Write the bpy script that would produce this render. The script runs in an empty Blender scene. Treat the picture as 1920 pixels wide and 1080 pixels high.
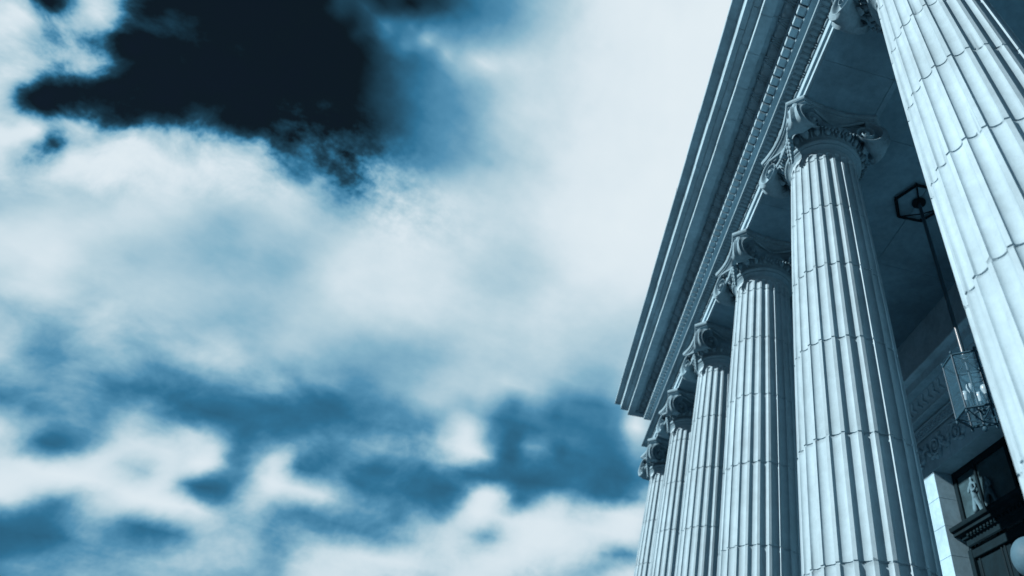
import bpy, math, random
from mathutils import Vector, Matrix
random.seed(7)
PI = math.pi
S, ZC = 3.5, 1.7                      # one column bay in metres, height of the eye
SC = bpy.context.scene
COL = SC.collection
def X(v): return S*v
def H(v): return ZC+S*v

# ------------------------------------------------------------------ mesh helpers
class MB:
    def __init__(s): s.v, s.f, s.m = [], [], []
    def add(s, vs, fs, mi=0):
        o = len(s.v); s.v += [tuple(q) for q in vs]
        s.f += [tuple(i+o for i in q) for q in fs]; s.m += [mi]*len(fs)
    def box(s, x0, x1, y0, y1, z0, z1, mi=0):
        s.add([(x0,y0,z0),(x1,y0,z0),(x1,y1,z0),(x0,y1,z0),(x0,y0,z1),(x1,y0,z1),(x1,y1,z1),(x0,y1,z1)],
              [(0,3,2,1),(4,5,6,7),(0,1,5,4),(1,2,6,5),(2,3,7,6),(3,0,4,7)], mi)
    def bbox(s, x0, x1, y0, y1, z0, z1, b=.01, mi=0):          # box with chamfered edges
        n = 8; rings = []
        for z, i in ((z0,b),(z0+b,0),(z1-b,0),(z1,b)):
            a, c, d, e = x0+i, x1-i, y0+i, y1-i; k = b*.7
            rings.append([(a+k,d,z),(c-k,d,z),(c,d+k,z),(c,e-k,z),(c-k,e,z),(a+k,e,z),(a,e-k,z),(a,d+k,z)])
        s.loft(rings, True, True, True, mi)
    def loft(s, rings, closed=True, cap0=False, cap1=False, mi=0):
        n = len(rings[0]); vs = [q for r in rings for q in r]; fs = []
        for i in range(len(rings)-1):
            for j in range(n if closed else n-1):
                k = (j+1) % n
                fs.append((i*n+j, i*n+k, (i+1)*n+k, (i+1)*n+j))
        if cap0: fs.append(tuple(range(n-1,-1,-1)))
        if cap1: fs.append(tuple(range((len(rings)-1)*n, len(rings)*n)))
        s.add(vs, fs, mi)
    def lathe(s, prof, n=48, c=(0,0,0), cap0=False, cap1=False, mi=0, ph=0):
        s.loft([[(c[0]+r*math.cos(2*PI*j/n+ph), c[1]+r*math.sin(2*PI*j/n+ph), c[2]+z) for j in range(n)] for r, z in prof], True, cap0, cap1, mi)
    def ell(s, c, ax, n=8, m=6, mi=0):                         # ellipsoid, ax = three vectors
        c = Vector(c); A = [Vector(a) for a in ax]; rings = []
        for i in range(m+1):
            t = -PI/2+PI*i/m; r = max(math.cos(t), .02)
            rings.append([c+A[2]*math.sin(t)+A[0]*(r*math.cos(2*PI*j/n))+A[1]*(r*math.sin(2*PI*j/n)) for j in range(n)])
        s.loft(rings, True, True, True, mi)
    def tube(s, pts, rad, n=8, mi=0, cap=True):
        P = [Vector(p) for p in pts]
        R = rad if hasattr(rad, '__len__') else [rad]*len(P)
        up = None; rings = []
        for i, p in enumerate(P):
            t = (P[min(i+1,len(P)-1)]-P[max(i-1,0)]).normalized()
            if up is None:
                up = Vector((0,0,1)) if abs(t.z) < .9 else Vector((1,0,0))
            a = (up-t*up.dot(t)).normalized(); b = t.cross(a); up = a
            rings.append([p+a*(R[i]*math.cos(2*PI*j/n))+b*(R[i]*math.sin(2*PI*j/n)) for j in range(n)])
        s.loft(rings, True, cap, cap, mi)
    def build(s, name, mat, parent=None, angle=35, smooth=True):
        me = bpy.data.meshes.new(name); me.from_pydata(s.v, [], s.f)
        for m in (mat if isinstance(mat, (list, tuple)) else [mat]): me.materials.append(m)
        if any(s.m): me.polygons.foreach_set('material_index', s.m)
        import bmesh
        bm = bmesh.new(); bm.from_mesh(me)
        bmesh.ops.recalc_face_normals(bm, faces=bm.faces); bm.to_mesh(me); bm.free()
        if smooth:
            me.polygons.foreach_set('use_smooth', [True]*len(me.polygons)); me.set_sharp_from_angle(angle=math.radians(angle))
        me.update()
        o = bpy.data.objects.new(name, me); COL.objects.link(o)
        if parent: o.parent = parent
        return o
def tag(o, label=None, cat=None, group=None, kind=None):
    for k, v in (('label',label),('category',cat),('group',group),('kind',kind)):
        if v: o[k] = v
    return o
def empty(name, loc=(0,0,0)):
    o = bpy.data.objects.new(name, None); COL.objects.link(o); o.location = loc; o.empty_display_size = .3
    return o
def copy_tree(o, parent=None):
    c = o.copy(); COL.objects.link(c)
    if parent: c.parent = parent
    for ch in [q for q in o.children]: copy_tree(ch, c)
    return c

# ------------------------------------------------------------------ materials
def mat(name, base, rough=.85, drum=0., joff=0., var=.25, vscale=.9, bump=.25, bscale=18, streak=.0, spec=.25, metal=0., dark=None):
    m = bpy.data.materials.new(name); m.use_nodes = True
    N, L = m.node_tree.nodes, m.node_tree.links; N.clear()
    out = N.new('ShaderNodeOutputMaterial'); b = N.new('ShaderNodeBsdfPrincipled')
    L.new(b.outputs[0], out.inputs[0]); b.inputs['Roughness'].default_value = rough
    b.inputs['Specular IOR Level'].default_value = spec; b.inputs['Metallic'].default_value = metal
    tc = N.new('ShaderNodeTexCoord'); oi = N.new('ShaderNodeObjectInfo')
    off = N.new('ShaderNodeVectorMath'); off.operation = 'SCALE'
    cmb = N.new('ShaderNodeCombineXYZ'); L.new(oi.outputs['Random'], cmb.inputs[0]); L.new(oi.outputs['Random'], cmb.inputs[2])
    L.new(cmb.outputs[0], off.inputs[0]); off.inputs['Scale'].default_value = 37
    ad = N.new('ShaderNodeVectorMath'); L.new(tc.outputs['Object'], ad.inputs[0]); L.new(off.outputs[0], ad.inputs[1])
    def noise(scale, det, rgh, vec=None, dist=0.):
        n = N.new('ShaderNodeTexNoise'); n.inputs['Scale'].default_value = scale; n.inputs['Detail'].default_value = det
        n.inputs['Roughness'].default_value = rgh; n.inputs['Distortion'].default_value = dist
        L.new(vec or ad.outputs[0], n.inputs['Vector']); return n
    def mr(src, a, b_, c, d):
        n = N.new('ShaderNodeMapRange'); L.new(src, n.inputs[0])
        for i, v in enumerate((a,b_,c,d)): n.inputs[i+1].default_value = v
        return n
    def mul(a, b_):
        n = N.new('ShaderNodeMath'); n.operation = 'MULTIPLY'; L.new(a, n.inputs[0]); L.new(b_, n.inputs[1]); return n
    n1 = noise(vscale, 8, .62, dist=.4); f = mr(n1.outputs[0], .3, .7, 1-var, 1+var*.35)
    n2 = noise(vscale*9, 6, .7); f2 = mr(n2.outputs[0], .35, .68, 1-var*.55, 1+var*.2)
    fac = mul(f.outputs[0], f2.outputs[0])
    if streak:
        st = N.new('ShaderNodeMapping'); L.new(ad.outputs[0], st.inputs[0]); st.inputs['Scale'].default_value = (5,5,.35)
        n3 = noise(1.6, 7, .65, st.outputs[0]); f3 = mr(n3.outputs[0], .3, .62, 1-streak, 1.0)
        fac = mul(fac.outputs[0], f3.outputs[0])
    if drum:                                                   # each drum was cut from its own bed
        sz = N.new('ShaderNodeSeparateXYZ'); L.new(tc.outputs['Object'], sz.inputs[0])
        dv = N.new('ShaderNodeMath'); dv.operation = 'MULTIPLY_ADD'; L.new(sz.outputs[2], dv.inputs[0]); dv.inputs[1].default_value = 1/1.27085; dv.inputs[2].default_value = 1-(3.46435+joff)/1.27085
        fl = N.new('ShaderNodeMath'); fl.operation = 'FLOOR'; L.new(dv.outputs[0], fl.inputs[0])
        wv = N.new('ShaderNodeCombineXYZ'); L.new(fl.outputs[0], wv.inputs[0]); L.new(oi.outputs['Random'], wv.inputs[1])
        wn = N.new('ShaderNodeTexWhiteNoise'); wn.noise_dimensions = '3D'; L.new(wv.outputs[0], wn.inputs[0])
        fac = mul(fac.outputs[0], mr(wn.outputs[0], 0, 1, 1-drum, 1.).outputs[0])
        fr = N.new('ShaderNodeMath'); fr.operation = 'FRACT'; L.new(dv.outputs[0], fr.inputs[0])
        n5 = noise(7, 6, .7); th = mr(n5.outputs[0], .3, .7, .985, 1.03)      # dirt caught along the bed joints, of ragged height
        sb = N.new('ShaderNodeMath'); sb.operation = 'SUBTRACT'; L.new(fr.outputs[0], sb.inputs[0]); L.new(th.outputs[0], sb.inputs[1])
        fac = mul(fac.outputs[0], mr(sb.outputs[0], -.03, .01, 1, .55).outputs[0])
    n4 = noise(55, 3, .6); f4 = mr(n4.outputs[0], .28, .36, 1-var*.8, 1.0)   # pits and specks
    fac = mul(fac.outputs[0], f4.outputs[0])
    mx = N.new('ShaderNodeMix'); mx.data_type = 'RGBA'
    d = dark or tuple(c*.12 for c in base)
    mx.inputs[6].default_value = (*d, 1); mx.inputs[7].default_value = (*base, 1)
    L.new(fac.outputs[0], mx.inputs[0]); mx.clamp_factor = True
    L.new(mx.outputs[2], b.inputs['Base Color'])
    if bump:
        nb = noise(bscale, 8, .65); nb2 = noise(bscale*.12, 4, .5)
        a = N.new('ShaderNodeMath'); a.operation = 'ADD'; L.new(nb.outputs[0], a.inputs[0])
        k = N.new('ShaderNodeMath'); k.operation = 'MULTIPLY'; L.new(nb2.outputs[0], k.inputs[0]); k.inputs[1].default_value = 2.
        L.new(k.outputs[0], a.inputs[1])
        bp = N.new('ShaderNodeBump'); bp.inputs['Strength'].default_value = bump; bp.inputs['Distance'].default_value = .02
        L.new(a.outputs[0], bp.inputs['Height']); L.new(bp.outputs[0], b.inputs['Normal'])
    return m
JOFF = (0., -.215, -.12)
STONES = [mat('limestone', (.27,.402,.475), streak=.16, var=.22, vscale=.7, bump=.14, drum=.09, joff=j) for j in JOFF]
STONE = mat('step_limestone', (.265,.43,.52), streak=.2, var=.28, vscale=.7, bump=.14)
TRIM = mat('cornice_limestone', (.245,.405,.495), streak=.1, var=.32, vscale=.8, bump=.1)
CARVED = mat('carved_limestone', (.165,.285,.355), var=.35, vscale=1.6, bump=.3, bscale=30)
WALL = mat('wall_stone', (.26,.44,.54), var=.32, vscale=.8, bump=.08)
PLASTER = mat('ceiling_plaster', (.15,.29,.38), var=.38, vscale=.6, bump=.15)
BRONZE = mat('dark_bronze', (.004,.015,.022), rough=.75, var=.4, vscale=3, spec=.08, bump=.1)
IRON = mat('black_iron', (.005,.014,.02), rough=.7, var=.3, vscale=6, spec=.1, bump=.1)
BRASS = mat('lantern_metal', (.016,.055,.085), rough=.55, var=.3, vscale=8, spec=.14, bump=.05)
RELIEF = mat('relief_stone', (.075,.16,.21), var=.4, vscale=4, bump=.3)
PANEL = mat('transom_panel_dark', (.03,.07,.09), var=.5, vscale=3, rough=.4)
PAVING = mat('paving', (.04,.07,.095), var=.4, vscale=.5)
FLOOR = mat('portico_floor_stone', (.12,.22,.28), var=.3, vscale=.6)
RODM = mat('rod_steel', (.022,.055,.08), rough=.38, var=.3, vscale=6, spec=.7, bump=.03)
def simple(name, base, rough, **kw):
    m = bpy.data.materials.new(name); m.use_nodes = True; b = m.node_tree.nodes['Principled BSDF']
    b.inputs['Base Color'].default_value = (*base,1); b.inputs['Roughness'].default_value = rough
    for k, v in kw.items(): b.inputs[k.replace('_',' ')].default_value = v
    return m
GLASS = simple('lantern_glass', (.10,.26,.38), .08, Alpha=.08, IOR=1.5)
BULB = simple('frosted_bulb', (.28,.42,.50), .3)
GLOBE = mat('milk_glass', (.05,.115,.16), rough=.6, var=.2, vscale=4, bump=0.05, spec=.15)

# ------------------------------------------------------------------ columns
ZN, ZA, ZBASE = H(2.38651), H(2.65716), .55
RN = X(.16908)
def shaft_r(z):
    u = min(max((ZN-z)/S, 0), 1.75)
    return S*(.16908+.03158*u-.00869*u*u)
def make_shaft(var):
    # fluted shaft of stacked drums
    NF = 24; hw = math.radians(15)*.385; ks = [math.sin(k*PI/2/5) for k in range(-5,6)]
    zb, zt = ZBASE+.78, ZN; ze, zs = ZN-.10, ZBASE+.92
    W = hw*RN
    joints = [H(.5041+.3631*k)+JOFF[var] for k in range(-1,6)]
    rows = []   # z, width factor, depth factor, inset, drum
    for z in (zb, (zb+zs)/2): rows.append((z, .03, 0., 0.))
    us = (0,.04,.12,.25,.42,.65,1.)
    cf = lambda u: max(.03, math.sqrt(max(0,1-(1-u)**2)))
    for u in us: rows.append((zs+u*W, cf(u), cf(u)*(u>0), 0.))
    for zj in joints:
        for dz, ins in ((-.0105,0),(-.006,.013),(.006,.013),(.0105,0)): rows.append((zj+dz, 1., 1., ins))
    for i in range(1,14):                        # extra rows so the swelling of the shaft stays smooth
        z = zb+(zt-zb)*i/14
        if all(abs(z-j) > .12 for j in joints) and zs+W*1.1 < z < ze-W*1.1: rows.append((z,1.,1.,0.))
    for u in us: rows.append((ze-u*W, cf(u), cf(u)*(u>0), 0.))
    for z in ((ze+zt)/2, zt): rows.append((z,.03,0.,0.))
    rows.sort(key=lambda r: r[0])
    rnd = random.Random(3+var); dj = [(1+rnd.uniform(-.0022,.0022), rnd.uniform(-.0035,.0035)) for _ in range(12)]
    rings = []; rc = random.Random(11+var); jset = {round(zj+d_,4) for zj in joints for d_ in (-.0105,.0105)}
    for z, wf, df, ins in rows:
        d = sum(z > j for j in joints); r = shaft_r(z)*dj[d][0]-ins; ring = []
        dep = r*hw*.66*df
        for f in range(NF):
            a0 = 2*PI*f/NF+dj[d][1]
            for k in ks:
                a = a0+k*hw*wf; rr = r-dep*math.sqrt(max(0,1-k*k))
                zz = z
                if round(z,4) in jset:
                    sgn = 1 if any(abs(z-zj-.0105) < 1e-4 for zj in joints) else -1
                    zz = z+sgn*(rc.uniform(0,.004)+(rc.uniform(.008,.03) if rc.random() < (.10 if abs(k) > .9 else .03) else 0))
                ring.append((rr*math.cos(a), rr*math.sin(a), zz))
        rings.append(ring)
    m = MB(); m.loft(rings, True, True, True); return m.build('shaft', STONES[var], None, 38)
def make_column():
    root = empty('ionic_column')
    # base: plinth, two tori and a scotia
    m = MB(); R = shaft_r(2.0)
    m.bbox(-R*1.36,R*1.36,-R*1.36,R*1.36,ZBASE+.004,ZBASE+.22,.012)
    prof = [(R*1.30,.22)]
    for i in range(9): t = -PI/2+PI*i/8; prof.append((R*1.25+.09*math.cos(t), .32+.10*math.sin(t)))
    prof += [(R*1.2,.43),(R*1.13,.47),(R*1.10,.53),(R*1.14,.57)]
    for i in range(9): t = -PI/2+PI*i/8; prof.append((R*1.12+.06*math.cos(t), .64+.06*math.sin(t)))
    prof += [(R*1.05,.71),(R*1.05,.75),(R*1.0,.80)]
    m.lathe([(r, z+ZBASE) for r, z in prof], 64, cap1=True)
    m.build('base', STONE, root)
    make_shaft(0).parent = root
    # capital: astragal ring, bell and channel block
    m = MB(); pr = [(RN+.002,0),(RN+.012,.03),(RN+.045,.07),(RN+.06,.08),(RN+.06,.10)]
    for i in range(9): t = -PI/2+PI*i/8; pr.append((RN+.058+.052*math.cos(t), .155+.052*math.sin(t)))
    pr += [(RN+.05,.21),(RN+.03,.225),(RN+.05,.25),(RN+.12,.31),(RN+.18,.38),(RN+.20,.45),(RN+.18,.50),(RN+.1,.52)]
    m.lathe([(r, z+ZN) for r, z in pr], 72, cap0=True, cap1=True)
    h, ch = X(.27682), X(.07299)
    def outline(ins, sag=.115, n=12):
        q = []; hh = h-ins; c = ch-ins*.35
        for k in range(4):
            a = k*PI/2; ca, sa = math.cos(a), math.sin(a)
            for i in range(n+1):
                x = -(hh-c)+2*(hh-c)*i/n; y = -hh+sag*(1-(x/(hh-c))**2)
                q.append((x*ca-y*sa, x*sa+y*ca))
        return q
    def stack(m, lv, **kw): m.loft([[(x,y,z) for x,y in outline(i, **kw)] for z,i in lv], True, True, True)
    stack(m, [(ZN+.50,.30),(ZN+.52,.24),(ZN+.60,.20),(ZA-.245,.20),(ZA-.232,.15)], sag=.10)
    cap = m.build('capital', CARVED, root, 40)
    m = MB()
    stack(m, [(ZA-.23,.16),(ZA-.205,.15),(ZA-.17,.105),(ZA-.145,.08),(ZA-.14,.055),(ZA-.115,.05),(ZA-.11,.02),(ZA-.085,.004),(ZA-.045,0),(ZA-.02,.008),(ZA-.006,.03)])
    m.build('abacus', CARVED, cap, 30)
    # egg and dart ring under the volutes
    m = MB(); ne = 24
    for i in range(ne):
        a = 2*PI*i/ne; ca, sa = math.cos(a), math.sin(a)
        m.ell((.745*ca,.745*sa,ZN+.345), ((-sa*.062,ca*.062,0),(ca*.05,sa*.05,-.03),(ca*.045,sa*.045,.088)), 10, 7)
        a += PI/ne; ca, sa = math.cos(a), math.sin(a)
        m.ell((.755*ca,.755*sa,ZN+.335), ((-sa*.017,ca*.017,0),(ca*.03,sa*.03,-.02),(ca*.05,sa*.05,.09)), 6, 5)
        rim = []
        for k in range(9):
            t = PI*k/8; aa = 2*PI*i/ne+.105*math.cos(t); rr = .77-.05*math.sin(t)
            rim.append((rr*math.cos(aa), rr*math.sin(aa), ZN+.40-.115*math.sin(t)))
        m.tube(rim, .013, 5)
    m.build('egg_and_dart_ring', CARVED, cap, 60)
    # diagonal volutes
    bsp, R0 = .135, .36
    def volute_mesh(m):
        NP, NR = 64, 34
        tt = math.radians(15); t = Vector((math.sin(-tt), math.cos(tt), 0)); nrm = Vector((-math.cos(tt), -math.sin(tt), 0))
        C0 = Vector((-.835,.51,ZA-.555)); up = Vector((0,0,1))
        mir = lambda v: Vector((-v.y, -v.x, v.z))
        rimA = []
        def face(mirror):
            rings = []
            for j in range(NR+1):
                q = j/NR; ring = []
                for i in range(NP+1):
                    ph = 2*PI*i/NP; Rm = R0*math.exp(-bsp*ph)
                    rho = Rm*(1-q); hgt = 0.
                    if rho < .052: hgt = .045*math.sqrt(max(0,1-(rho/.052)**2))+.012
                    else:
                        turns = math.log(R0/rho)/bsp/(2*PI)-ph/(2*PI)
                        f = turns % 1.0; e = min(f, 1-f)
                        if q == 0: e = 0
                        hgt = (.042*math.exp(-(e/.12)**4)-.05*(1-math.exp(-(e/.2)**4)))*min(1, rho/.16+.25)
                    v = C0+t*(rho*math.sin(ph))+up*(rho*math.cos(ph))+nrm*hgt
                    ring.append(mir(v) if mirror else v)
                rings.append(ring)
            m.loft(rings, False); return rings[0]
        a, b = face(False), face(True); K = 8; rings = []
        for k in range(K+1):
            w = k/K; ring = []
            for p, q in zip(a, b):
                v = p.lerp(q, w); c = (p+q)/2; rad = Vector((c.x, c.y, 0)).normalized()
                gap = (p-q).length
                v = v+rad*(min(.03, gap*.16)*math.cos(2*PI*w*2)*-1*(0 < k < K))+rad*(min(.05,gap*.25)*math.sin(PI*w))
                ring.append(v)
            rings.append(ring)
        m.loft(rings, False)
        for s_ in (a, b): m.add([s_[0], s_[-1], C0 if s_ is a else mir(C0)], [(0,1,2)])
        m.loft([[r[0] for r in rings], [r[-1] for r in rings]], False)
        # scroll neck joining the volute to the channel under the abacus
        for mr in (False, True):
            pts = [C0+t*(-.56)+up*.275+nrm*(-.06), C0+t*(-.3)+up*.300+nrm*(-.03), C0+t*(-.12)+up*.330, C0+t*(0)+up*.352+nrm*.01, C0+t*.09+up*.335+nrm*.01]
            pts = [mir(q) if mr else q for q in pts]
            m.tube(pts, [.03,.03,.034,.034,.028], 8)
        # acanthus husk folded along the inner side of the horn
        for k in range(5):
            c = Vector((-.60-.055*k,.60+.055*k,ZN+.30+.075*k))
            m.ell(c, (Vector((.06,.06,0)), Vector((-.05,.05,.02)), Vector((-.035,.035,.085))), 7, 5)
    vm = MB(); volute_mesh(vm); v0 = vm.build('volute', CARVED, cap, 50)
    for k in range(1,4):
        c = v0.copy(); COL.objects.link(c); c.parent = cap; c.rotation_euler.z = k*PI/2
    # husk garlands slung between the volute eyes on each face
    m = MB(); n = 13
    for i in range(n):
        u = -1+2*i/(n-1); y = .40*u; z = ZA-.60-.05*(1-u*u); r = .022+.014*(1-abs(u)); x = -.80+.02*(1-u*u)
        m.ell((x,y,z), ((r,0,0),(0,r*.8,r*.3),(0,-r*.3,r*1.25)), 8, 6)
        m.ell((x-.012,y+.012,z-r), ((r*.5,0,0),(0,r*.5,0),(0,0,r*.9)), 6, 4)
        m.ell((x-.012,y-.014,z+r*.7), ((r*.4,0,0),(0,r*.5,0),(0,0,r*.6)), 6, 4)
    g0 = m.build('garland', CARVED, cap, 60)
    for k in range(1,4):
        c = g0.copy(); COL.objects.link(c); c.parent = cap; c.rotation_euler.z = k*PI/2
    m = MB()                                       # husk drop beside the near volute, front and back
    for k in range(6):
        r = .062-.006*k; zz = ZA-.76-.062*k; yy = -.40+.035*k
        m.ell((-.79+.02*k, yy, zz), ((r,0,0),(0,r,.02),(0,-.02,.06)), 9, 6)
        m.ell((-.825+.02*k, yy+.04, zz-.01), ((r*.6,0,0),(0,r*.55,.02),(0,-.02,.06)), 7, 5)
        m.ell((-.825+.02*k, yy-.04, zz-.01), ((r*.6,0,0),(0,r*.55,-.01),(0,.02,.06)), 7, 5)
    t0 = m.build('husk_drop', CARVED, cap, 60); c = t0.copy(); COL.objects.link(c); c.parent = cap; c.rotation_euler.z = PI
    return root
XC = X(.88453)
YS = [.6898,1.6749,2.6749,3.6903,4.7088,5.6905]
CLAB = ['nearest fluted stone column, cut off by the right and upper edges of the picture',
        'second fluted column from the viewer, the widest one whose capital shows whole',
        'third fluted column, its capital partly hidden by the widest column beside it',
        'fourth fluted column, standing between the third column and the two last ones',
        'fifth fluted column, just in front of the end column of the row',
        'farthest fluted column, under the far corner of the cornice against the clouds']
proto = make_column()
for i, y in enumerate(YS):
    o = proto if i == 0 else copy_tree(proto)
    o.location = (XC, X(y), 0)
    tag(o, CLAB[i], 'column', 'fluted columns of the portico', 'thing')
SHAFTS = [None]+[make_shaft(v) for v in (1,2)]
for i, o in enumerate([q for q in COL.objects if q.name.startswith('ionic_column')]):
    sh = [c for c in o.children if c.name.startswith('shaft')][0]; sh.rotation_euler.z = 2*PI/24*((i*7) % 24)
    v = (1,0,2,0,1,2)[i]
    if v: sh.data = SHAFTS[v].data
for o in SHAFTS[1:]: bpy.data.objects.remove(o)

# ------------------------------------------------------------------ entablature
XA, YE, Y0 = .68801, 5.877, -1.6
ent = empty('portico_entablature', (X(XA), 0, ZA))
tag(ent, 'long carved stone entablature with dentils and jutting cornice resting on the columns', 'entablature', None, 'thing')
OX, OZ = X(XA), ZA
def pt(p, y, z): return (-X(p), X(y), X(z))                 # local to the entablature
def sweep(m, prof, y0=Y0, close=None, mi=0, ret=True):
    """profile of (projection, height) pairs run along the front, mitred at the far corner and returned along the flank"""
    a = [pt(p, y0, z) for p, z in prof]; b = [pt(p, YE+p, z) for p, z in prof]
    rings = [a, b]
    if ret: rings.append([(X(2.9), X(YE+p), X(z)) for p, z in prof])
    m.loft(rings, False, False, False, mi)
def arc(p0, z0, p1, z1, bulge, n=6):
    q = []
    dx, dz = p1-p0, z1-z0
    for i in range(n+1):
        t = i/n; s_ = math.sin(PI*t)*bulge
        q.append((p0+dx*t+dz*s_, z0+dz*t-dx*s_))
    return q
m = MB(); sweep(m, [(-.393,.0),(0,0),(0,.036),(.0134,.038),(.0134,.088),(.012,.09),(.012,.11)]); m.build('architrave', TRIM, ent, 30)
m = MB(); sweep(m, [(.012,.11)]+arc(.014,.111,.081,.127,-.05)+[(.084,.128),(.086,.130),(.086,.146),(.0,.150)])
per = .0314; k = 0; y = Y0
while y < YE+.02:                                            # upright leaves on the crown moulding
    c = pt(.047,y,.1185); m.ell(c, ((0,X(.0125),0),(X(.001),0,X(-.0055)),(-X(.030),0,X(.007))), 6, 5)
    m.ell(pt(.045,y+per/2,.119), ((0,X(.0035),0),(X(.001),0,X(-.0045)),(-X(.028),0,X(.0065))), 5, 4)
    y += per
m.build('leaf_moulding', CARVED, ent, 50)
m = MB(); y = Y0
while y < YE+.01:                                            # bead and reel string
    L_ = .0265
    m.tube([pt(.016,y-L_,.099),pt(.016,y-L_*.8,.099),pt(.016,y,.099),pt(.016,y+L_*.8,.099),pt(.016,y+L_,.099)], [X(.004),X(.0085),X(.0095),X(.0085),X(.004)], 8)
    for q in (-.007,.007): m.ell(pt(.016,y+.0415+q,.099), ((X(.0105),0,0),(0,0,X(.0105)),(0,X(.005),0)), 8, 4)
    y += .083
m.build('bead_moulding', CARVED, ent, 50)
m = MB(); sweep(m, [(.0,.155),(.0,.40)]); m.build('frieze', TRIM, ent)
m = MB(); sweep(m, [(0,.40)]+arc(.002,.405,.03,.425,-.25)+[(.034,.426),(.060,.428),(.060,.512),(.112,.514),(.113,.522)]); m.build('bed_moulding', TRIM, ent, 30)
m = MB(); y = 1.1448+.0235-.0628*40
while y < YE+.07:
    a = .0235
    if y > Y0:
        x0, x1 = -X(.108), -X(.058)
        m.bbox(x0, x1, X(y-a), X(y+a), X(.440), X(.513), .008)
    y += .0628
m.build('dentil_course', TRIM, ent, 30)
m = MB(); sweep(m, [(.096,.521),(.096,.540)]+arc(.097,.542,.168,.575,.08)+[(.168,.590)])
y = 1.235-.1255*25
while y < YE+.08:
    if y > Y0+.05:
        m.ell(pt(.130,y,.556), ((0,X(.030),0),(X(.006),0,-X(.013)),(-X(.034),0,X(.016))), 10, 7)
        rim = []
        for k in range(11):
            t = PI*k/10-.25+.5*k/10-.0; w = math.cos(t)*.047; d = math.sin(t)
            q = .166-.070*max(d,-.1)
            rim.append(pt(q, y+w, .569-.033*max(d,-.1)))
        m.tube(rim, X(.0065), 6)
        m.ell(pt(.132,y+.0628,.554), ((0,X(.008),0),(X(.005),0,-X(.012)),(-X(.034),0,X(.016))), 6, 5)
        for sg in (-1,1):
            m.tube([pt(.166,y+.0628,.570), pt(.140,y+.0628+sg*.012,.556), pt(.112,y+.0628+sg*.017,.544)], X(.005), 5)
    y += .1255
m.build('egg_and_dart_moulding', CARVED, ent, 60)
# cornice cut into blocks with open joints
m = MB(); core = MB()
corona = [(.150,.586),(.178,.590),(.206,.590),(.208,.560),(.278,.557),(.281,.559),(.281,.632),(.296,.637),(.312,.640),(.328,.646)]
crown = [(.328,.650),(.342,.652),(.366,.654)]+arc(.367,.656,.388,.738,-.10,8)+[(.400,.744),(.440,.748),(.443,.751),(.443,.800),(.437,.806),(.2,.84)]
def blocks(m, prof, period, first, gap):
    ys = [Y0]; y = first
    while y < YE-.05:
        if y > Y0+.05: ys.append(y)
        y += period
    for i in range(len(ys)):
        rr = random.uniform(-.0014,.0014); pr = [(p+rr, z+random.uniform(-.0003,.0003)) for p, z in prof]
        y0 = ys[i]+gap/2
        if i < len(ys)-1:
            m.loft([[pt(p,y0,z) for p,z in pr],[pt(p,ys[i+1]-gap/2,z) for p,z in pr]], False)
        else: sweep(m, prof, y0)
blocks(m, corona, .2399, 1.532-.2399*12, .0028)
m.build('corona', TRIM, ent, 30)
m = MB(); blocks(m, crown, .36, 1.45-.36*8, .0022)
m.build('crown_moulding', TRIM, ent, 32)
m = MB(); sweep(m, [(.10,.585),(.165,.60),(.20,.608),(.27,.60),(.27,.66),(.33,.665),(.36,.70),(.38,.76),(.43,.77),(.42,.79),(.2,.82)]); m.build('core', TRIM, ent, 30)
# roof slab behind the cornice
roof = empty('portico_canopy', (X(1.7), X(2.2), H(2.95)))
tag(roof, 'flat shaded portico ceiling and roof slab carrying the hanging lantern', 'canopy', None, 'thing')
def rl(m): m.v = [(x-roof.location[0], y-roof.location[1], z-roof.location[2]) for x,y,z in m.v]; return m
m = MB(); m.box(X(XA)-.6, X(3.2), X(Y0)+.01, X(YE)+.6, H(3.49), H(3.56)); rl(m).build('roof_slab', STONE, roof, smooth=False)
m = MB()
ys = [Y0+.02, -.33,.69,1.675,2.675,3.69,4.71, YE-.05]
for i in range(len(ys)-1):                                     # ceiling slabs with fine seams between
    xs = [1.086,1.752,2.70]
    for j in range(2): m.box(X(xs[j])+.006, X(xs[j+1])-.006, X(ys[i])+.006, X(ys[i+1])-.006, H(2.92), H(2.95))
m.box(X(1.07), X(3.0), X(Y0)+.01, X(YE)-.1, H(2.955), H(3.0))
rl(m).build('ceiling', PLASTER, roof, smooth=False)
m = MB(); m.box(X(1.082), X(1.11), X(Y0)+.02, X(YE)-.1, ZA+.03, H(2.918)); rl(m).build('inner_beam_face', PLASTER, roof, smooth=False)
m = MB()                                                        # beam soffit, a slab a little above the architrave edge, with joints
ys = [Y0+.02,-.31,.19,.69,1.19,1.675,2.175,2.675,3.18,3.69,4.20,4.71,5.2,YE-.02]
for i in range(len(ys)-1): m.box(X(.702), X(1.0805), X(ys[i])+.004, X(ys[i+1])-.004, ZA-.012, ZA-.002)
for i in range(len(ys)-1): m.box(X(1.0805)+.008, X(1.112), X(ys[i])+.004, X(ys[i+1])-.004, ZA-.012, ZA-.002)
sof = rl(m).build('soffit_panel', PLASTER, roof, smooth=False)

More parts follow.
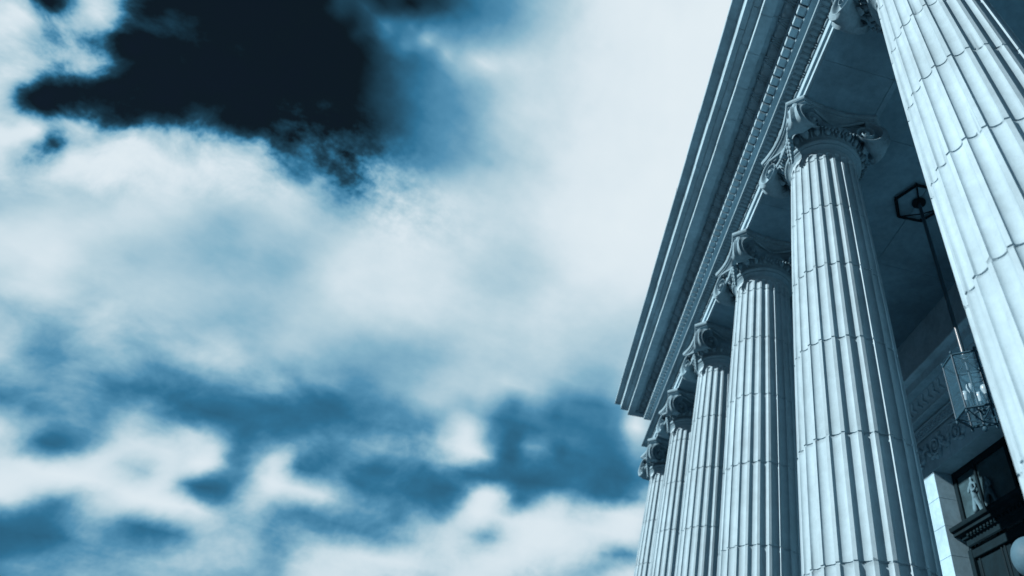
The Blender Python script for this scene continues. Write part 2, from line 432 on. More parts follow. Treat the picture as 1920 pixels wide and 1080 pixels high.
# ------------------------------------------------------------------ back wall with its own carved bands and the doorway
S0, S = S, 3.5*.8944                       # the wall's measures, in its own unit
YE_, Y0_ = YE, Y0; YE, Y0 = YE/.8944, Y0/.8944
XW = 2.68; XD = 2.839; DY0, DY1 = 2.53, 3.849; ZL = 2.015                    # door opening and lintel height
wall = empty('portico_back_wall', (X(XW), X(3.19), 0))
tag(wall, 'carved stone back wall of the portico around the dark doorway behind the columns', 'wall', None, 'thing')
WX, WY = X(XW), X(3.19)
def wb(m): m.v = [(x-WX, y-WY, z) for x,y,z in m.v]; return m
m = MB()
def courses(m, x0, x1, y0, y1, z0, z1, hgt, lw, gap=.006):
    k = 0; z = z1
    while z > z0+.01:
        zz = max(z0, z-hgt); y = y1+ (lw/2 if k % 2 else 0)
        while y > y0:
            a, b = max(y0, y-lw), min(y1, y)
            if b-a > .02: m.bbox(x0, x1, a+gap/2, b-gap/2, zz+gap/2, z-gap/2, .004)
            y -= lw
        z = zz; k += 1
courses(m, X(XW), X(XW)+.5, X(DY1)+.003, X(YE)-.2, .56, H(ZL)-.003, X(.20), 1.9)
courses(m, X(XW), X(XW)+.5, X(Y0)+.05, X(DY0)-.003, .56, H(ZL)-.003, X(.20), 1.9)
m.box(X(XW)+.5, X(XW)+.62, X(DY1)+.01, X(YE)-.2, .56, H(ZL)); m.box(X(XW)+.5, X(XW)+.62, X(Y0)+.05, X(DY0)-.01, .56, H(ZL))
m.box(X(XD)+.14, X(XD)+.3, X(DY0)-.1, X(DY1)+.1, .56, H(ZL)+.2)
wb(m).build('wall_face', WALL, wall, smooth=False)
m = MB()                                                        # lintel course in long blocks
yy = [Y0+.02, -.6,.3,1.15,1.75,2.30,2.82,3.13,3.577,4.3,5.1,YE-.06]
for i in range(len(yy)-1): m.bbox(X(XW)-.007, X(XW)+.56, X(yy[i])+.003, X(yy[i+1])-.003, H(ZL), H(2.285), .006)
m.box(X(XW)+.012, X(XW)+.5, X(Y0)+.04, X(YE)-.25, H(2.28), H(3.31))
wb(m).build('lintel', WALL, wall, smooth=False)
prof = [(2.665,2.285),(2.660,2.297),(2.668,2.300),(2.668,2.362),(2.654,2.366),(2.654,2.382),(2.68,2.384),(2.68,2.398),(2.600,2.400)]
for i in range(9): t = -PI/2+PI*i/8; prof.append((2.600-.013*math.cos(t), 2.413+.012*math.sin(t)))
prof += [(2.600,2.428),(2.596,2.448),(2.580,2.49),(2.556,2.528),(2.552,2.532),(2.552,2.540),(2.476,2.542),(2.476,2.600),(2.470,2.606),(2.452,2.608),(2.43,2.617),(2.425,2.62),(2.425,2.632),(2.69,2.64)]
m = MB()
yb = [Y0+.02,-.2,.7,1.6,2.55,3.42,4.3,5.2,YE-.04]
for i in range(len(yb)-1):
    m.loft([[(X(x),X(yb[i])+.003,H(z)) for x,z in prof],[(X(x),X(yb[i+1])-.003,H(z)) for x,z in prof]], False)
wb(m).build('inner_cornice', WALL, wall, 32)
m = MB(); y = 0.2
while y < YE-.2:                                               # chevron leaves along the bed moulding
    q = lambda t, yy: (X(2.590-.042*t+.004*math.sin(PI*t)), X(yy), H(2.446+.084*t))
    for tt in (.06,.94): m.tube([q(.5,y+.012), q(.5,y), q((.5+tt)/2,y-.024), q(tt,y-.048)], [X(.007),X(.0125),X(.012),X(.007)], 6)
    y += .082
wb(m).build('chevron_moulding', WALL, wall, 50)
m = MB(); y = 0.2; k = 0
while y < YE-.2:                                               # carved interlaced band
    zc = 2.331; ph = k % 2
    ring = [(X(2.664), X(y)+X(.026)*math.cos(t*PI/6), H(zc)+X(.023)*math.sin(t*PI/6)) for t in range(13)]
    m.tube(ring, X(.006), 5); m.ell((X(2.664),X(y),H(zc)), ((X(.008),0,0),(0,X(.009),0),(0,0,X(.012))), 6, 5)
    m.ell((X(2.664),X(y+.034),H(zc)), ((X(.007),0,0),(0,X(.007),0),(0,0,X(.024))), 6, 5)
    y += .068; k += 1
wb(m).build('carved_band', WALL, wall, 50)
m = MB(); y = .55; rn = random.Random(5); fl = 1
while y < YE-.3:                                               # running acanthus scroll on the lintel
    x = XW-.004; sp = []; fl = -fl; zc = 2.165+.012*fl
    for i in range(36):                                         # coiled stem, alternately turning up and down
        t = i*.33; r = .088*math.exp(-.12*t)
        sp.append((X(x)-.025, X(y)+X(r*math.cos(t+2.6)), H(zc)+fl*X(r*math.sin(t+2.6))))
    m.tube(sp, [X(.015)*(1-.5*i/36) for i in range(36)], 6)
    m.ell((X(x)-.03,X(y),H(zc)), ((.05,0,0),(0,X(.022),0),(0,0,X(.022))), 8, 6)
    for i in range(7):                                          # curling leaves along the outer side
        t = 2.2+i*.62+rn.uniform(-.12,.12); rr = .094+rn.uniform(-.008,.01)
        c = (X(x)-.02, X(y)+X(rr*math.cos(t)), H(zc)+fl*X(rr*.9*math.sin(t)))
        rd = Vector((0,math.cos(t+.9),fl*math.sin(t+.9))); tn = Vector((0,-rd.z,rd.y)); q = rn.uniform(.8,1.25)
        m.ell(c, (Vector((.06,0,0)), tn*X(.016*q), rd*X(.034*q)), 7, 5)
    st = [(X(x)-.02, X(y)+X(.088+.13*i/7), H(zc)+fl*X(.045*math.sin(PI*i/7*1.5)-.01)) for i in range(8)]
    m.tube(st, X(.013), 6)
    for i in range(5):
        m.ell(st[i+2], ((.05,0,0),(0,X(.026),fl*X(.012)*(1 if i % 2 else -1)),(0,-X(.006),X(.022))), 7, 5)
    y += .29
wb(m).build('scroll_relief', WALL, wall, 60)
# doorway: dark frame, cornice, leaves, transom with relief figures

door = MB()
for a, b in ((DY1-.045,DY1-.0015),(DY0+.0015,DY0+.045)): door.bbox(X(XD)-.06, X(XD)+.1, X(a), X(b), .56, H(1.46), .01)
door.bbox(X(XD)-.05, X(XD)+.1, X(DY0+.046), X(DY1-.046), H(1.40), H(1.46), .01)
dr = wb(door).build('door', BRONZE, wall, 30)
leafs = MB(); mid = (DY0+DY1)/2
for a, b in ((DY0+.047,mid-.003),(mid+.003,DY1-.047)):
    leafs.bbox(X(XD)+.03, X(XD)+.09, X(a), X(b), .57, H(1.398), .006)
    w = (b-a)
    for z0, z1 in ((.8,2.0),(2.15,3.6),(3.75,5.2),(5.35,6.45)):
        for q in (0,1):
            y0, y1 = a+w*(.06+.47*q), a+w*(.47+.47*q)
            P = [(X(y0),z0),(X(y1),z0),(X(y1),z1),(X(y0),z1),(X(y0),z0)]
            for u in range(4): leafs.tube([(X(XD)+.025,*P[u]),(X(XD)+.025,*P[u+1])], .03, 6)
wb(leafs).build('door_leaf', BRONZE, dr, 40)
cor = MB(); cp = [(2.80,1.462),(2.792,1.470),(2.792,1.505),(2.775,1.512),(2.768,1.53),(2.735,1.54),(2.735,1.56),(2.715,1.567),(2.708,1.582),(2.708,1.592),(2.84,1.60)]
def dc(y, off): return [(X(x),X(y)+ (X(2.80-x)*off),H(z)) for x,z in cp]
rings = [[(X(XD)+.05,*q[1:]) for q in dc(DY0+.07,-1)], dc(DY0+.07,-1), dc(DY1-.06,1), [(X(XD)+.05,*q[1:]) for q in dc(DY1-.06,1)]]
cor.loft(rings, False); y = DY0+.1
while y < DY1-.1:
    cor.bbox(X(2.757),X(2.77),X(y),X(y+.022),H(1.515),H(1.535),.004); y += .04
wb(cor).build('door_cornice', BRONZE, dr, 30)
tr = MB(); tr.box(X(XD)+.03, X(XD)+.10, X(DY0)+.004, X(DY1)-.004, H(1.602), H(ZL)+.0-.004)
trn = wb(tr).build('transom_panel', PANEL, wall, smooth=False)
fr = MB()
for y, w in ((DY1-.022,.02),(3.567,.011),(3.19,.011),(2.81,.011),(DY0+.022,.02)): fr.bbox(X(XD)-.03, X(XD)+.028, X(y-w), X(y+w), H(1.603), H(ZL)-.005, .006)
fr.bbox(X(XD)-.02, X(XD)+.026, X(DY0+.043), X(DY1-.043), H(1.603), H(1.640), .006); fr.bbox(X(XD)-.02, X(XD)+.026, X(DY0+.043), X(DY1-.043), H(1.965), H(ZL)-.006, .006)
wb(fr).build('transom_frame', BRONZE, trn, 30)
def relief(y, z0, hgt, lean, turn, seated):
    """a robed figure carved in half relief: one continuous skinned body with head, shoulders, arms and a draped skirt"""
    me = bpy.data.meshes.new('figure'); u = hgt/7.5
    V = [(0,0,3.9,.9,.7),(lean*.2,0,4.7,.72,.6),(lean*.5,0,5.6,.95,.62),(lean*.75,0,6.15,.62,.45),(lean*.85,0,6.45,.26,.26),(lean,0,7.0,.42,.48),(lean,0,7.4,.28,.32)]
    E = [(0,1),(1,2),(2,3),(3,4),(4,5),(5,6)]
    leg = [(.1*turn,-.12,2.7,1.2,.8),(.2*turn,-.1,1.3,1.45,.85),(.3*turn,0,.1,1.7,.9)] if not seated else [(.7*turn,-.5,3.4,1.2,.9),(1.6*turn,-.5,2.9,1.1,.8),(1.9*turn,-.3,1.5,1.2,.7),(2.1*turn,-.2,.2,1.3,.7)]
    last = 0
    for q in leg: V.append(q); E.append((last,len(V)-1)); last = len(V)-1
    V.append((-.75*turn,-.02,2.4,.8,.5)); E.append((0,len(V)-1)); V.append((-1.3*turn,0,.9,.9,.5)); E.append((len(V)-2,len(V)-1)); V.append((-1.7*turn,0,.1,.7,.4)); E.append((len(V)-2,len(V)-1))
    for sg, hand in ((1,(.9*turn,-.95,4.5)),(-1,(-.3*turn,-.95,4.3))):
        V.append((lean*.7+sg*.95,-.1,5.75,.36,.36)); E.append((3,len(V)-1))
        V.append(((lean*.7+sg*1.15),-.35,4.8,.33,.33)); E.append((len(V)-2,len(V)-1))
        V.append((*hand,.22,.22)); E.append((len(V)-2,len(V)-1))
    me.from_pydata([(X(XD)-.02-WX+.5*u*q[1], y-WY+u*q[0], z0+u*q[2]) for q in V], E, []); me.materials.append(RELIEF)
    o = bpy.data.objects.new('figure', me); COL.objects.link(o); o.parent = trn
    md = o.modifiers.new('skin','SKIN')
    for i, q in enumerate(V): me.skin_vertices[0].data[i].radius = (q[3]*u*.74, q[4]*u*.74)
    me.skin_vertices[0].data[0].use_root = True; md.use_smooth_shade = True
    o.modifiers.new('sub','SUBSURF').levels = 2; o.modifiers['sub'].render_levels = 2
    dp = bpy.data.textures.new('folds','CLOUDS'); dp.noise_scale = .09
    d = o.modifiers.new('folds','DISPLACE'); d.texture = dp; d.strength = .035; d.mid_level = .5
    return o
relief(X(3.640), H(1.640), .86, -.2, 1, False)['label'] = 'standing pale robed figure at the left of the panel'
relief(X(3.455), H(1.640), .66, .3, 1, True)['label'] = 'seated pale robed figure beside the dark bar'
relief(X(3.02), H(1.640), .80, .1, -1, False)['label'] = 'dim standing figure in the dark part of the panel'

S, YE, Y0 = S0, YE_, Y0_
# ------------------------------------------------------------------ hanging lantern
LX, LY = X(1.752), X(2.056); ZCE = H(2.92)
lan = empty('hanging_lantern', (LX, LY, ZCE))
tag(lan, 'six sided glass lantern on a long dark rod hanging from the portico ceiling', 'lantern', None, 'thing')
def hexa(r, z, ph): return [(r*math.cos(ph+k*PI/3), r*math.sin(ph+k*PI/3), z) for k in range(6)]
m = MB(); hx = hexa(X(.161), -.07, math.radians(-4))
for k in range(6): m.tube([hx[k], hx[(k+1)%6]], X(.0115), 4)
for k in range(6): m.tube([hx[k], (hx[k][0],hx[k][1],-.0)], X(.006), 5)
for k in (4,): m.tube([(0,0,-.06), hx[k]], X(.006), 5)
for k in (0,2): m.tube([hx[k], (0,0,-.42)], X(.005), 5)
m.lathe([(.01,-.075),(X(.045),-.06),(X(.045),-.035),(X(.02),-.0)], 20, cap0=True, cap1=True)
m.build('ceiling_bracket', IRON, lan, 30)
zt, zb = H(1.678)-ZCE, H(1.390)-ZCE
m = MB(); m.tube([(0,0,-.02),(0,0,zt+.10)], .040, 10)
m.lathe([(.02,zt+.02),(.06,zt+.05),(.045,zt+.08),(.07,zt+.12),(.04,zt+.16)], 12, cap0=True, cap1=True); m.build('rod', RODM, lan, 40)
m = MB(); rt = X(.1116); ph = math.radians(20); T, B = hexa(rt, zt, ph), hexa(rt, zb, ph); B2 = hexa(rt*.98, zb-.03, ph)
for k in range(6):
    m.tube([T[k], T[(k+1)%6]], .022, 6); m.tube([B[k], B[(k+1)%6]], .022, 6); m.tube([T[k], B[k]], .018, 6)
    m.tube([T[k], (0,0,zt+.06)], .010, 5)
    m.ell((T[k][0],T[k][1],zt+.045), ((.030,0,0),(0,.030,0),(0,0,.036)), 8, 6); m.ell((B[k][0],B[k][1],zb-.05), ((.026,0,0),(0,.026,0),(0,0,.036)), 8, 6)
    m.tube([B[k], (0,0,zb-.10)], .012, 5)
m.tube([(0,0,zt+.05),(0,0,zb-.20)], .022, 8); m.ell((0,0,zb-.22), ((.045,0,0),(0,.045,0),(0,0,.05)), 10, 6)
m.build('cage', BRASS, lan, 40)
m = MB()
for k in range(6):
    a, b, c, d = (Vector(q) for q in (B[k], B[(k+1)%6], T[(k+1)%6], T[k])); ce = (a+b+c+d)/4
    P = [ce+(q-ce)*.955 for q in (a,b,c,d)]; n = Vector((ce.x,ce.y,0)).normalized()*.004
    m.add([q+n for q in P]+[q-n for q in P], [(0,1,2,3),(7,6,5,4),(0,4,5,1),(1,5,6,2),(2,6,7,3),(3,7,4,0)])
m.build('glass_panes', GLASS, lan, smooth=False)
for k in range(4):
    a = k*PI/2+.55; x, y = .17*math.cos(a), .17*math.sin(a); m = MB()
    m.tube([(0,0,zb+.10),(x*.6,y*.6,zb+.07),(x,y,zb+.11),(x,y,zb+.26)], .018, 7); m.lathe([(.02,zb+.22),(.035,zb+.24),(.035,zb+.33),(.03,zb+.34)], 10, (x,y,0), True, True)
    cs = m.build('candle_arm', BRASS, lan, 40)
    m = MB(); m.lathe([(.026,zb+.335),(.03,zb+.36),(.055,zb+.41),(.062,zb+.45),(.05,zb+.495),(.02,zb+.515)], 14, (x,y,0), True, True); m.build('bulb', BULB, cs, 60)

# ------------------------------------------------------------------ globe lamp at the right edge
GP = (X(1.118), X(1.2825), H(.4955))
gl = empty('globe_lamp', (GP[0], GP[1], .554))
tag(gl, 'pale round lamp globe cut off by the lower right edge before the dark doorway', 'lamp', None, 'thing')
m = MB(); hz = GP[2]-.554; m.lathe([(.22,0),(.22,.06),(.17,.10),(.12,.25),(.06,.35),(.05,hz-.42),(.075,hz-.38),(.05,hz-.33),(.06,hz-.26),(.11,hz-.21),(.10,hz-.185)], 20, (0,0,0), True, True); m.build('post', IRON, gl, 40)
m = MB(); m.lathe([(.165*math.cos(t*PI/20-PI/2)+.001, hz+.165*math.sin(t*PI/20-PI/2)) for t in range(1,21)], 36, (0,0,0), True, True); m.build('globe', GLOBE, gl, 60)

# ------------------------------------------------------------------ ground, steps, floor
def plane(name, x0, x1, y0, y1, z, mt):
    m = MB(); m.add([(x0,y0,z),(x1,y0,z),(x1,y1,z),(x0,y1,z)], [(0,1,2,3)]); return tag(m.build(name, mt, smooth=False), kind='structure')
plane('ground', -900, 900, -900, 900, 0, PAVING)
m = MB(); xf = XC-.98
for i in range(3):
    m.bbox(xf-.36*(3-i)+.0, xf-.36*(2-i)-.002, X(Y0)-.1, X(YE)+.3+.36*(3-i), -.02, .18*(i+1), .008)
tag(m.build('steps', STONE, None, 30), kind='structure')
m = MB(); m.box(xf-.003, X(3.1), X(Y0)-.1, X(YE)+.31, -.02, .548); tag(m.build('portico_floor', FLOOR, None, smooth=False), kind='structure')

# ------------------------------------------------------------------ sky, sun, camera
EXPO = .82
sc = SC
SUN_EL, SUN_BEAR = math.radians(26.75), math.radians(-7)          # height of the sun; turn of its bearing from straight in front of the colonnade
to_sun = Vector((-math.cos(SUN_BEAR)*math.cos(SUN_EL), math.sin(SUN_BEAR)*math.cos(SUN_EL), math.sin(SUN_EL)))
sl = bpy.data.lights.new('sun','SUN'); sl.energy = 5.0; sl.angle = math.radians(.5); sl.color = (1,.95,.91)
so = bpy.data.objects.new('sun', sl); COL.objects.link(so); so.rotation_euler = to_sun.to_track_quat('Z','Y').to_euler()
SKY = ["121212121212121212121212121212121212121522283439383739403941414344393635434748433838394244434136333333333638353231313131313131",
"121212121212121212121212121212121212142127333944434546454847505347434145555755484445485253524841393939414546423938383837373737",
"121212121212121212121212121212121213192532384448505252555455595750474760656659525154586161595346454545485353494545454444444444",
"121212121212121212121212121212121417202834384252605756585965665954516172757162575862677069665751515151566160555151515150505050",
"121212121212121212121212121212132843544733313624385457626866625755587682837465636772767876715957575758646966615757575756565656",
"121212121212121212121212121212253142607893937145696745415564625955678184807166687380858582746362626265727771666362636262626262",
"121212121212121212121212121218233958616275879796899697958263625250577380858686807882868582716565666671798477716868686868686868",
"121212121212121212121212122229323436558063285185767381443570715448464650525565758279818788807572696671808377716969707070707070",
"121212121212121212121212223241485249474956585778838183955660928784725349484559708073587186898886796653526165656565666667676767",
"121212121212121212121222304151606770625452535562597476604058783744564135394046487395868588919186889089866760606060606060606060",
"121212121212121212122435434856677674595352424140383028333337485347474134383631345291824754677366718293937872696868676767676767",
"121212121212121212213446576465697269656862575146474342393431364444536058555248403336403026293438373744556766656667686869696969",
"121212121212121326333752667783788078757567666668696358625543333237405055566681938560384339363636343234414747484950515152525252",
"121212121212142740525351678487888776727472727174787469656059564647505457586680845745365850343736363950534745444444444444444444",
"121212121215243852647472647383868477747676757168686973757164575454606268717067644537363641414139394566675550494848484848484848",
"121212121828324360758695847278838579727475757470676873767570656058606572767876776648534738394142445588776260585654535353535353",
"121212213142444761809590618977758383777470697070717377798079746965636468737779808278736351464342455578726970696560595858585858",
"232323334253625662787597399387828282776965656668717680838585838177747172757878787776757370666261646771707071706865646464646464",
"363636455463737665801053846196898887797066686868697582868787868685848280808080797878777673706767697272717170707069696969696969",
"484848566472828671642214233080929292847775747372727783878887878787868483828181808080807978767574747474747373737373737272727272",
"606060677582839249625107162048686483888681818077768084868687878786848281808080818282828281807978777777767676767675757575757575",
"616161687475410467514311090717324269828475818274707581858686868685848180787878798183848484838281797878787878787877777777777777",
"585858655619043683740709080708110822503936346057526072818484848484838280787777798184858686868583828180808080797979797979797979",
"525252360605648168262010090708070704101430343223384760707780808181828180797879818385878888888888878685858484838383838282828282",
"151515072671696128091612100808080808070618261623475053627176797980808180808081838587899091919191919090908989888888888887878787",
"101010496057441005101008070808080808080706081118324349586774788081818181828384868889919292939393939393929292929292919191919191",
"484848484322050910100808080808080808080807071120313945515866737881838383848587899092939394949494949494949494949494949494949494",
"363636250708111109080808080808080808080808111723303743485257647176808284858688909193939494959595959595959595959595959595959595",
"101010081111100908080808080808080808080912182227333944485255606571768083858788909192939494959595959595959595959595959595959595",
"111111111110090909080808080908070608081319222734394346505458636772757881838688899191929394959595959595959595959595959595959595",
"111111101010090909090909091120201418172427303439444749525662687376788082838688899091929393949595959595959595959595959595959595",
"111111101010090909091010162629232932494251444647505354566066727679818283858688899091929293939495959595959595959595959595959595",
"111111101010101010101322272520171415264753736574717168666872767981838485868889909191929292939394949595959595959595959595959595",
"111111111010101113192524201716181816102136485660697885868179808182838586878990919192929293939394949595959595959595959595959595",
"111111111111141922221917151718181818191722344350566269768284838383848587889090919292929393939494959595959595959595959595959595",
"111111121518201917161516171717171921252932343944495560667277808283848688899091919292929393939494959595959595959595959595959595",
"151515161716151414151616161718202327323741434445475156616672767982848688899091919292939393949495959595959595959595959595959595",
"141414141313141515151516171921252933374144464849505256616670757882848688899091919292939394949495959595959595959595959595959595",
"131313131414141415151618202327303437394244464952545760636771757982858788909091929293939394949595959595959595959595959595959595",
"131313131314141516182022252831333638404244475053576165687174778183868889909192929393939494959595959595959595959595959595959595",
"131313131415161719212426283032343638404245485155596367717579818486878990919292939393949494959595959595959595959595959595959595",
"131313141517182022232527293032343638414346505357606468717579828688899091929293939393949494949495959595959595959595959595959595",
"131313151617192022242527283032343739424548515457616468717477808385878991929393939393939393939394949495959595959595959595959595",
"131313141617182021232527283133353840434649515458616466697274777981828486878990919293939393939393949494959595959595959595959595",
"121212131516181921232527293133363841434648515457596264666871727476777980828384858686878889909091929394949595959595959595959595",
"121212121416171921232527293133353840434547505254565961626466686971727375767778797980818283838485868787888888898989898989898989",
"121212121315161820222426283032343739414345474951535456585961626465666869707171727374757576777879798080818181828282828282828282",
"121212121213151719202224262830323436384041434547485051535456575859606162636465666767686970717172727374747474757575757575757575",
"121212121212131416182022242527293132343637394042434546474950515253545556575858596061626263646465656666676767676768686868686868",
"121212121212121213151719202223252728303132343537383940414344454647474849505152535354555556575758585959595960606060606060606060",
"121212121212121212121315161819212224252627293031323334353637383940414243434445464647484849495050515151515252525252525252525252"]

w = bpy.data.worlds.new('World'); w.use_nodes = True
N, L = w.node_tree.nodes, w.node_tree.links; N.clear()
# the cloud map: three rows of elevation per colour ramp (one each in red, green, blue), two ramps side by side in azimuth
ROWS = [[int(row[2*i:2*i+2])/100 for i in range(63)] for row in SKY]
while len(ROWS) % 3: ROWS.append(ROWS[-1])
RAMPS = []
for j in range(0, len(ROWS), 3):
    pair = []
    for a in (0,31):
        cr = N.new('ShaderNodeValToRGB'); r = cr.color_ramp; r.interpolation = 'CARDINAL'
        r.elements[0].position = 0; r.elements[1].position = 1
        for i in range(1,31): r.elements.new(i/31)
        for i in range(32): r.elements[i].color = (ROWS[j][a+i],ROWS[j+1][a+i],ROWS[j+2][a+i],1)
        pair.append(cr)
    RAMPS.append(pair)
def nd(t, **kw):
    n = N.new(t)
    for k, v in kw.items(): setattr(n, k, v)
    return n
def setin(n, i, v):
    if hasattr(v, 'is_output'): L.new(v, n.inputs[i])
    else: n.inputs[i].default_value = v
def ma(op, a, b=None, c=None):
    n = nd('ShaderNodeMath', operation=op); setin(n,0,a)
    if b is not None: setin(n,1,b)
    if c is not None: setin(n,2,c)
    return n.outputs[0]
def mrange(v, a, b, c, d, typ='LINEAR'):
    n = nd('ShaderNodeMapRange', interpolation_type=typ); setin(n,0,v)
    for i, q in enumerate((a,b,c,d)): setin(n,i+1,q)
    return n.outputs[0]
tc = nd('ShaderNodeTexCoord'); D = tc.outputs['Generated']
def noise(scale, det, rough, off=(0,0,0), sc3=(1,1,1), dist=0.):
    mp = nd('ShaderNodeMapping'); L.new(D, mp.inputs[0]); mp.inputs['Location'].default_value = off; mp.inputs['Scale'].default_value = sc3
    n = nd('ShaderNodeTexNoise'); L.new(mp.outputs[0], n.inputs['Vector'])
    n.inputs['Scale'].default_value = scale; n.inputs['Detail'].default_value = det; n.inputs['Roughness'].default_value = rough; n.inputs['Distortion'].default_value = dist
    return n.outputs
sx = nd('ShaderNodeSeparateXYZ'); L.new(D, sx.inputs[0])
el0 = ma('ARCSINE', sx.outputs[2]); az0 = ma('ARCTAN2', sx.outputs[0], sx.outputs[1])
# billowing: the cloud map is bent by noise of three sizes
wa = noise(3.2,3,.5,(3,1,7)); wb_ = noise(11,5,.6,(9,4,2))
nv = nd('ShaderNodeSeparateColor'); L.new(wa[1], nv.inputs[0]); nw = nd('ShaderNodeSeparateColor'); L.new(wb_[1], nw.inputs[0])
def warp(base, a, b, ka, kb):
    return ma('ADD', base, ma('ADD', ma('MULTIPLY', ma('SUBTRACT', a, .5), ka), ma('MULTIPLY', ma('SUBTRACT', b, .5), kb)))
el = warp(el0, nv.outputs[0], nw.outputs[0], .016, .028); az = warp(az0, nv.outputs[1], nw.outputs[1], .02, .04)
A0, A1, AM = math.radians(-66), math.radians(22), math.radians(-22)
ua, ub = mrange(az, A0, AM, 0, 1), mrange(az, AM, A1, 0, 1)
right = ma('GREATER_THAN', az, AM)
F = None
for j, pair in enumerate(RAMPS):
    outs = []
    for u_, cr in zip((ua, ub), pair):
        L.new(ma('MULTIPLY_ADD', F, 1e-7, u_) if F else u_, cr.inputs[0]); outs.append(cr.outputs[0])
    mx = nd('ShaderNodeMix', data_type='RGBA'); L.new(right, mx.inputs[0]); L.new(outs[0], mx.inputs[6]); L.new(outs[1], mx.inputs[7])
    sp = nd('ShaderNodeSeparateColor'); L.new(mx.outputs[2], sp.inputs[0])
    for k in range(3):
        G = sp.outputs[k]; q = 3*j+k
        if F is None: F = G; continue
        t = mrange(el, math.radians(4+1.5*(q-1)), math.radians(4+1.5*q), 0, 1)
        m_ = nd('ShaderNodeMix', data_type='FLOAT'); L.new(t, m_.inputs[0]); L.new(F, m_.inputs[2]); L.new(G, m_.inputs[3]); F = m_.outputs[0]
# crisp cumulus edges up high on the left, soft veils elsewhere
turn = ma('ADD', az0, ma('MULTIPLY', ma('SUBTRACT', el0, math.radians(37.7)), .8))
slant = ma('SUBTRACT', el0, ma('MULTIPLY', az0, .73))
crisp = ma('MULTIPLY', mrange(turn, math.radians(-35), math.radians(-40), 0, 1, 'SMOOTHSTEP'), mrange(slant, math.radians(59), math.radians(64), 0, 1, 'SMOOTHSTEP'))
def sq(v): return ma('MULTIPLY', v, v)
wisp = ma('EXPONENT', ma('MULTIPLY', ma('ADD', sq(ma('DIVIDE', ma('SUBTRACT', az0, math.radians(-33)), math.radians(9))), sq(ma('DIVIDE', ma('SUBTRACT', el0, math.radians(39.6)), math.radians(3.2)))), -1))
crisp = ma('MAXIMUM', crisp, ma('MULTIPLY', wisp, .5))
fb = noise(14,12,.68,(1,5,3),dist=.3)[0]; fs = noise(8,9,.6,(8,2,6),(1,1,1.7))[0]
fw = noise(30,9,.7,(4,4,1),(1,1,1.5))[0]; fv = noise(9,4,.6,(2,9,4))[0]
F = ma('ADD', F, ma('MULTIPLY', ma('MULTIPLY', wisp, ma('SUBTRACT', ma('ADD', ma('MULTIPLY', fw, .6), ma('MULTIPLY', fv, .4)), .47)), 1.7))
edge = ma('MULTIPLY', F, ma('SUBTRACT', 1.0, F))                 # strongest where cloud meets clear sky
F1 = ma('ADD', F, ma('MULTIPLY', ma('MULTIPLY', ma('SUBTRACT', fb, .5), crisp), ma('MULTIPLY', edge, 5.5)))
Fc = mrange(F1, .24, .66, .07, .86, 'SMOOTHSTEP')
mx = nd('ShaderNodeMix', data_type='FLOAT'); L.new(ma('MULTIPLY', crisp, .38), mx.inputs[0]); L.new(F1, mx.inputs[2]); L.new(Fc, mx.inputs[3])
F2 = ma('ADD', mx.outputs[0], ma('MULTIPLY', ma('MULTIPLY', ma('SUBTRACT', fs, .5), ma('SUBTRACT',1.0,crisp)), ma('MULTIPLY', edge, 1.25)))
low = mrange(el0, math.radians(27), math.radians(21), 0, 1, 'SMOOTHSTEP')
fp = noise(13,10,.6,(6,1,2),(1,1,1.5),dist=.25)[0]
F3 = ma('ADD', F2, ma('MULTIPLY', ma('MULTIPLY', ma('SUBTRACT', fp, .5), low), ma('MULTIPLY', edge, 1.8)))
ml = nd('ShaderNodeMix', data_type='FLOAT'); L.new(ma('MULTIPLY', low, .6), ml.inputs[0]); L.new(F3, ml.inputs[2]); L.new(mrange(F3, .36, .84, .37, .9, 'SMOOTHSTEP'), ml.inputs[3]); F2 = ml.outputs[0]
cr = nd('ShaderNodeValToRGB'); r = cr.color_ramp; r.interpolation = 'LINEAR'
stops = [(0,(8,17,22)),(.1,(12,24,30)),(.25,(34,72,94)),(.4,(50,114,150)),(.52,(84,144,178)),(.66,(135,180,202)),(.8,(184,210,222)),(.9,(217,231,239)),(1,(232,242,247))]
def lin(c): c /= 255; return (c/12.92 if c <= .04045 else ((c+.055)/1.055)**2.4)/2**EXPO
for i, (p, c) in enumerate(stops):
    e = r.elements[i] if i < 2 else r.elements.new(p)
    e.position = p
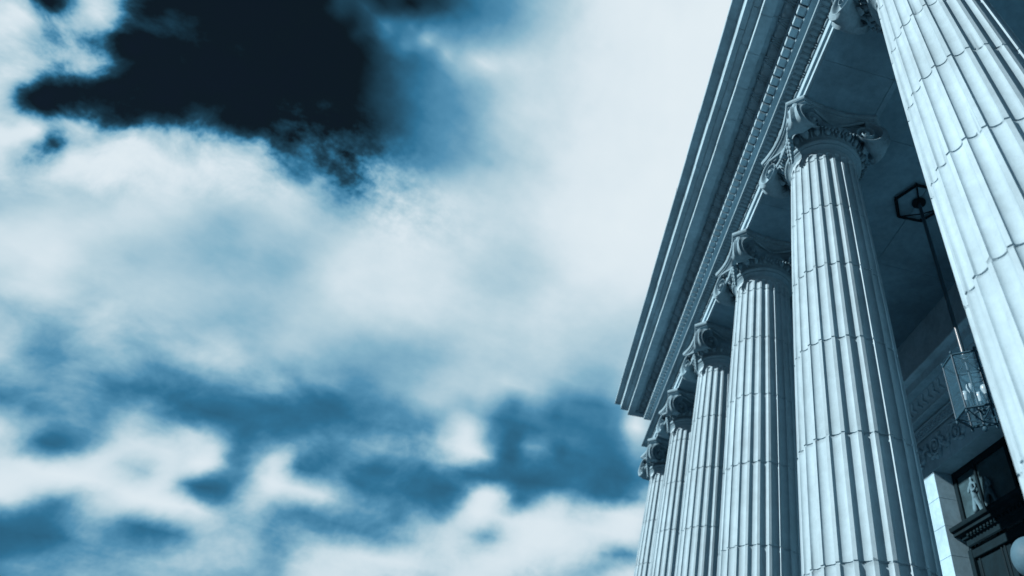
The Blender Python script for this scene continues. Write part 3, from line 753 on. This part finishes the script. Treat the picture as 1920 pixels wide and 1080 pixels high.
for e, (p, c) in zip(sorted(r.elements, key=lambda e: e.position), stops): e.position = p; e.color = (*[lin(q) for q in c],1)
L.new(F2, cr.inputs[0])
bgc = nd('ShaderNodeBackground'); L.new(cr.outputs[0], bgc.inputs[0]); bgc.inputs[1].default_value = 1.0
st = nd('ShaderNodeTexSky'); st.sky_type = 'NISHITA'; st.sun_disc = False; st.sun_elevation = SUN_EL; st.sun_rotation = math.radians(-90)+SUN_BEAR
st.air_density = .35; st.dust_density = .1; st.ozone_density = 3.0; st.altitude = 3000
bgs = nd('ShaderNodeBackground'); L.new(st.outputs[0], bgs.inputs[0]); bgs.inputs[1].default_value = .05
mixs = nd('ShaderNodeMixShader'); L.new(mrange(F2, .0, .18, .88, 1), mixs.inputs[0]); L.new(bgs.outputs[0], mixs.inputs[1]); L.new(bgc.outputs[0], mixs.inputs[2])
wo = nd('ShaderNodeOutputWorld'); L.new(mixs.outputs[0], wo.inputs[0])
sc.world = w; w.cycles.sampling_method = 'MANUAL'; w.cycles.sample_map_resolution = 512

cam = bpy.data.cameras.new('camera'); co = bpy.data.objects.new('camera', cam); COL.objects.link(co); sc.camera = co
r_, u_, f_ = Vector((0.962223,-0.26629,0.056712)), Vector((-0.229188,-0.679785,0.696681)), Vector((0.146968,0.683361,0.715135))
co.matrix_world = Matrix(((r_.x,u_.x,-f_.x,0),(r_.y,u_.y,-f_.y,0),(r_.z,u_.z,-f_.z,ZC),(0,0,0,1)))
cam.sensor_width = 36; cam.sensor_fit = 'HORIZONTAL'; cam.lens = 1070.51/1920*36
cam.shift_x = (960-1350)/1920; cam.shift_y = (445.27-540)/1920
cam.dof.use_dof = True; cam.dof.focus_distance = 7.0; cam.dof.aperture_fstop = .8
cam.clip_start = .05; cam.clip_end = 3000
vs = sc.view_settings; vs.view_transform = 'Standard'; vs.look = 'None'; vs.exposure = EXPO; vs.gamma = 1; vs.use_curve_mapping = False
sc.cycles.max_bounces = 8; sc.cycles.diffuse_bounces = 4; sc.cycles.use_denoising = True
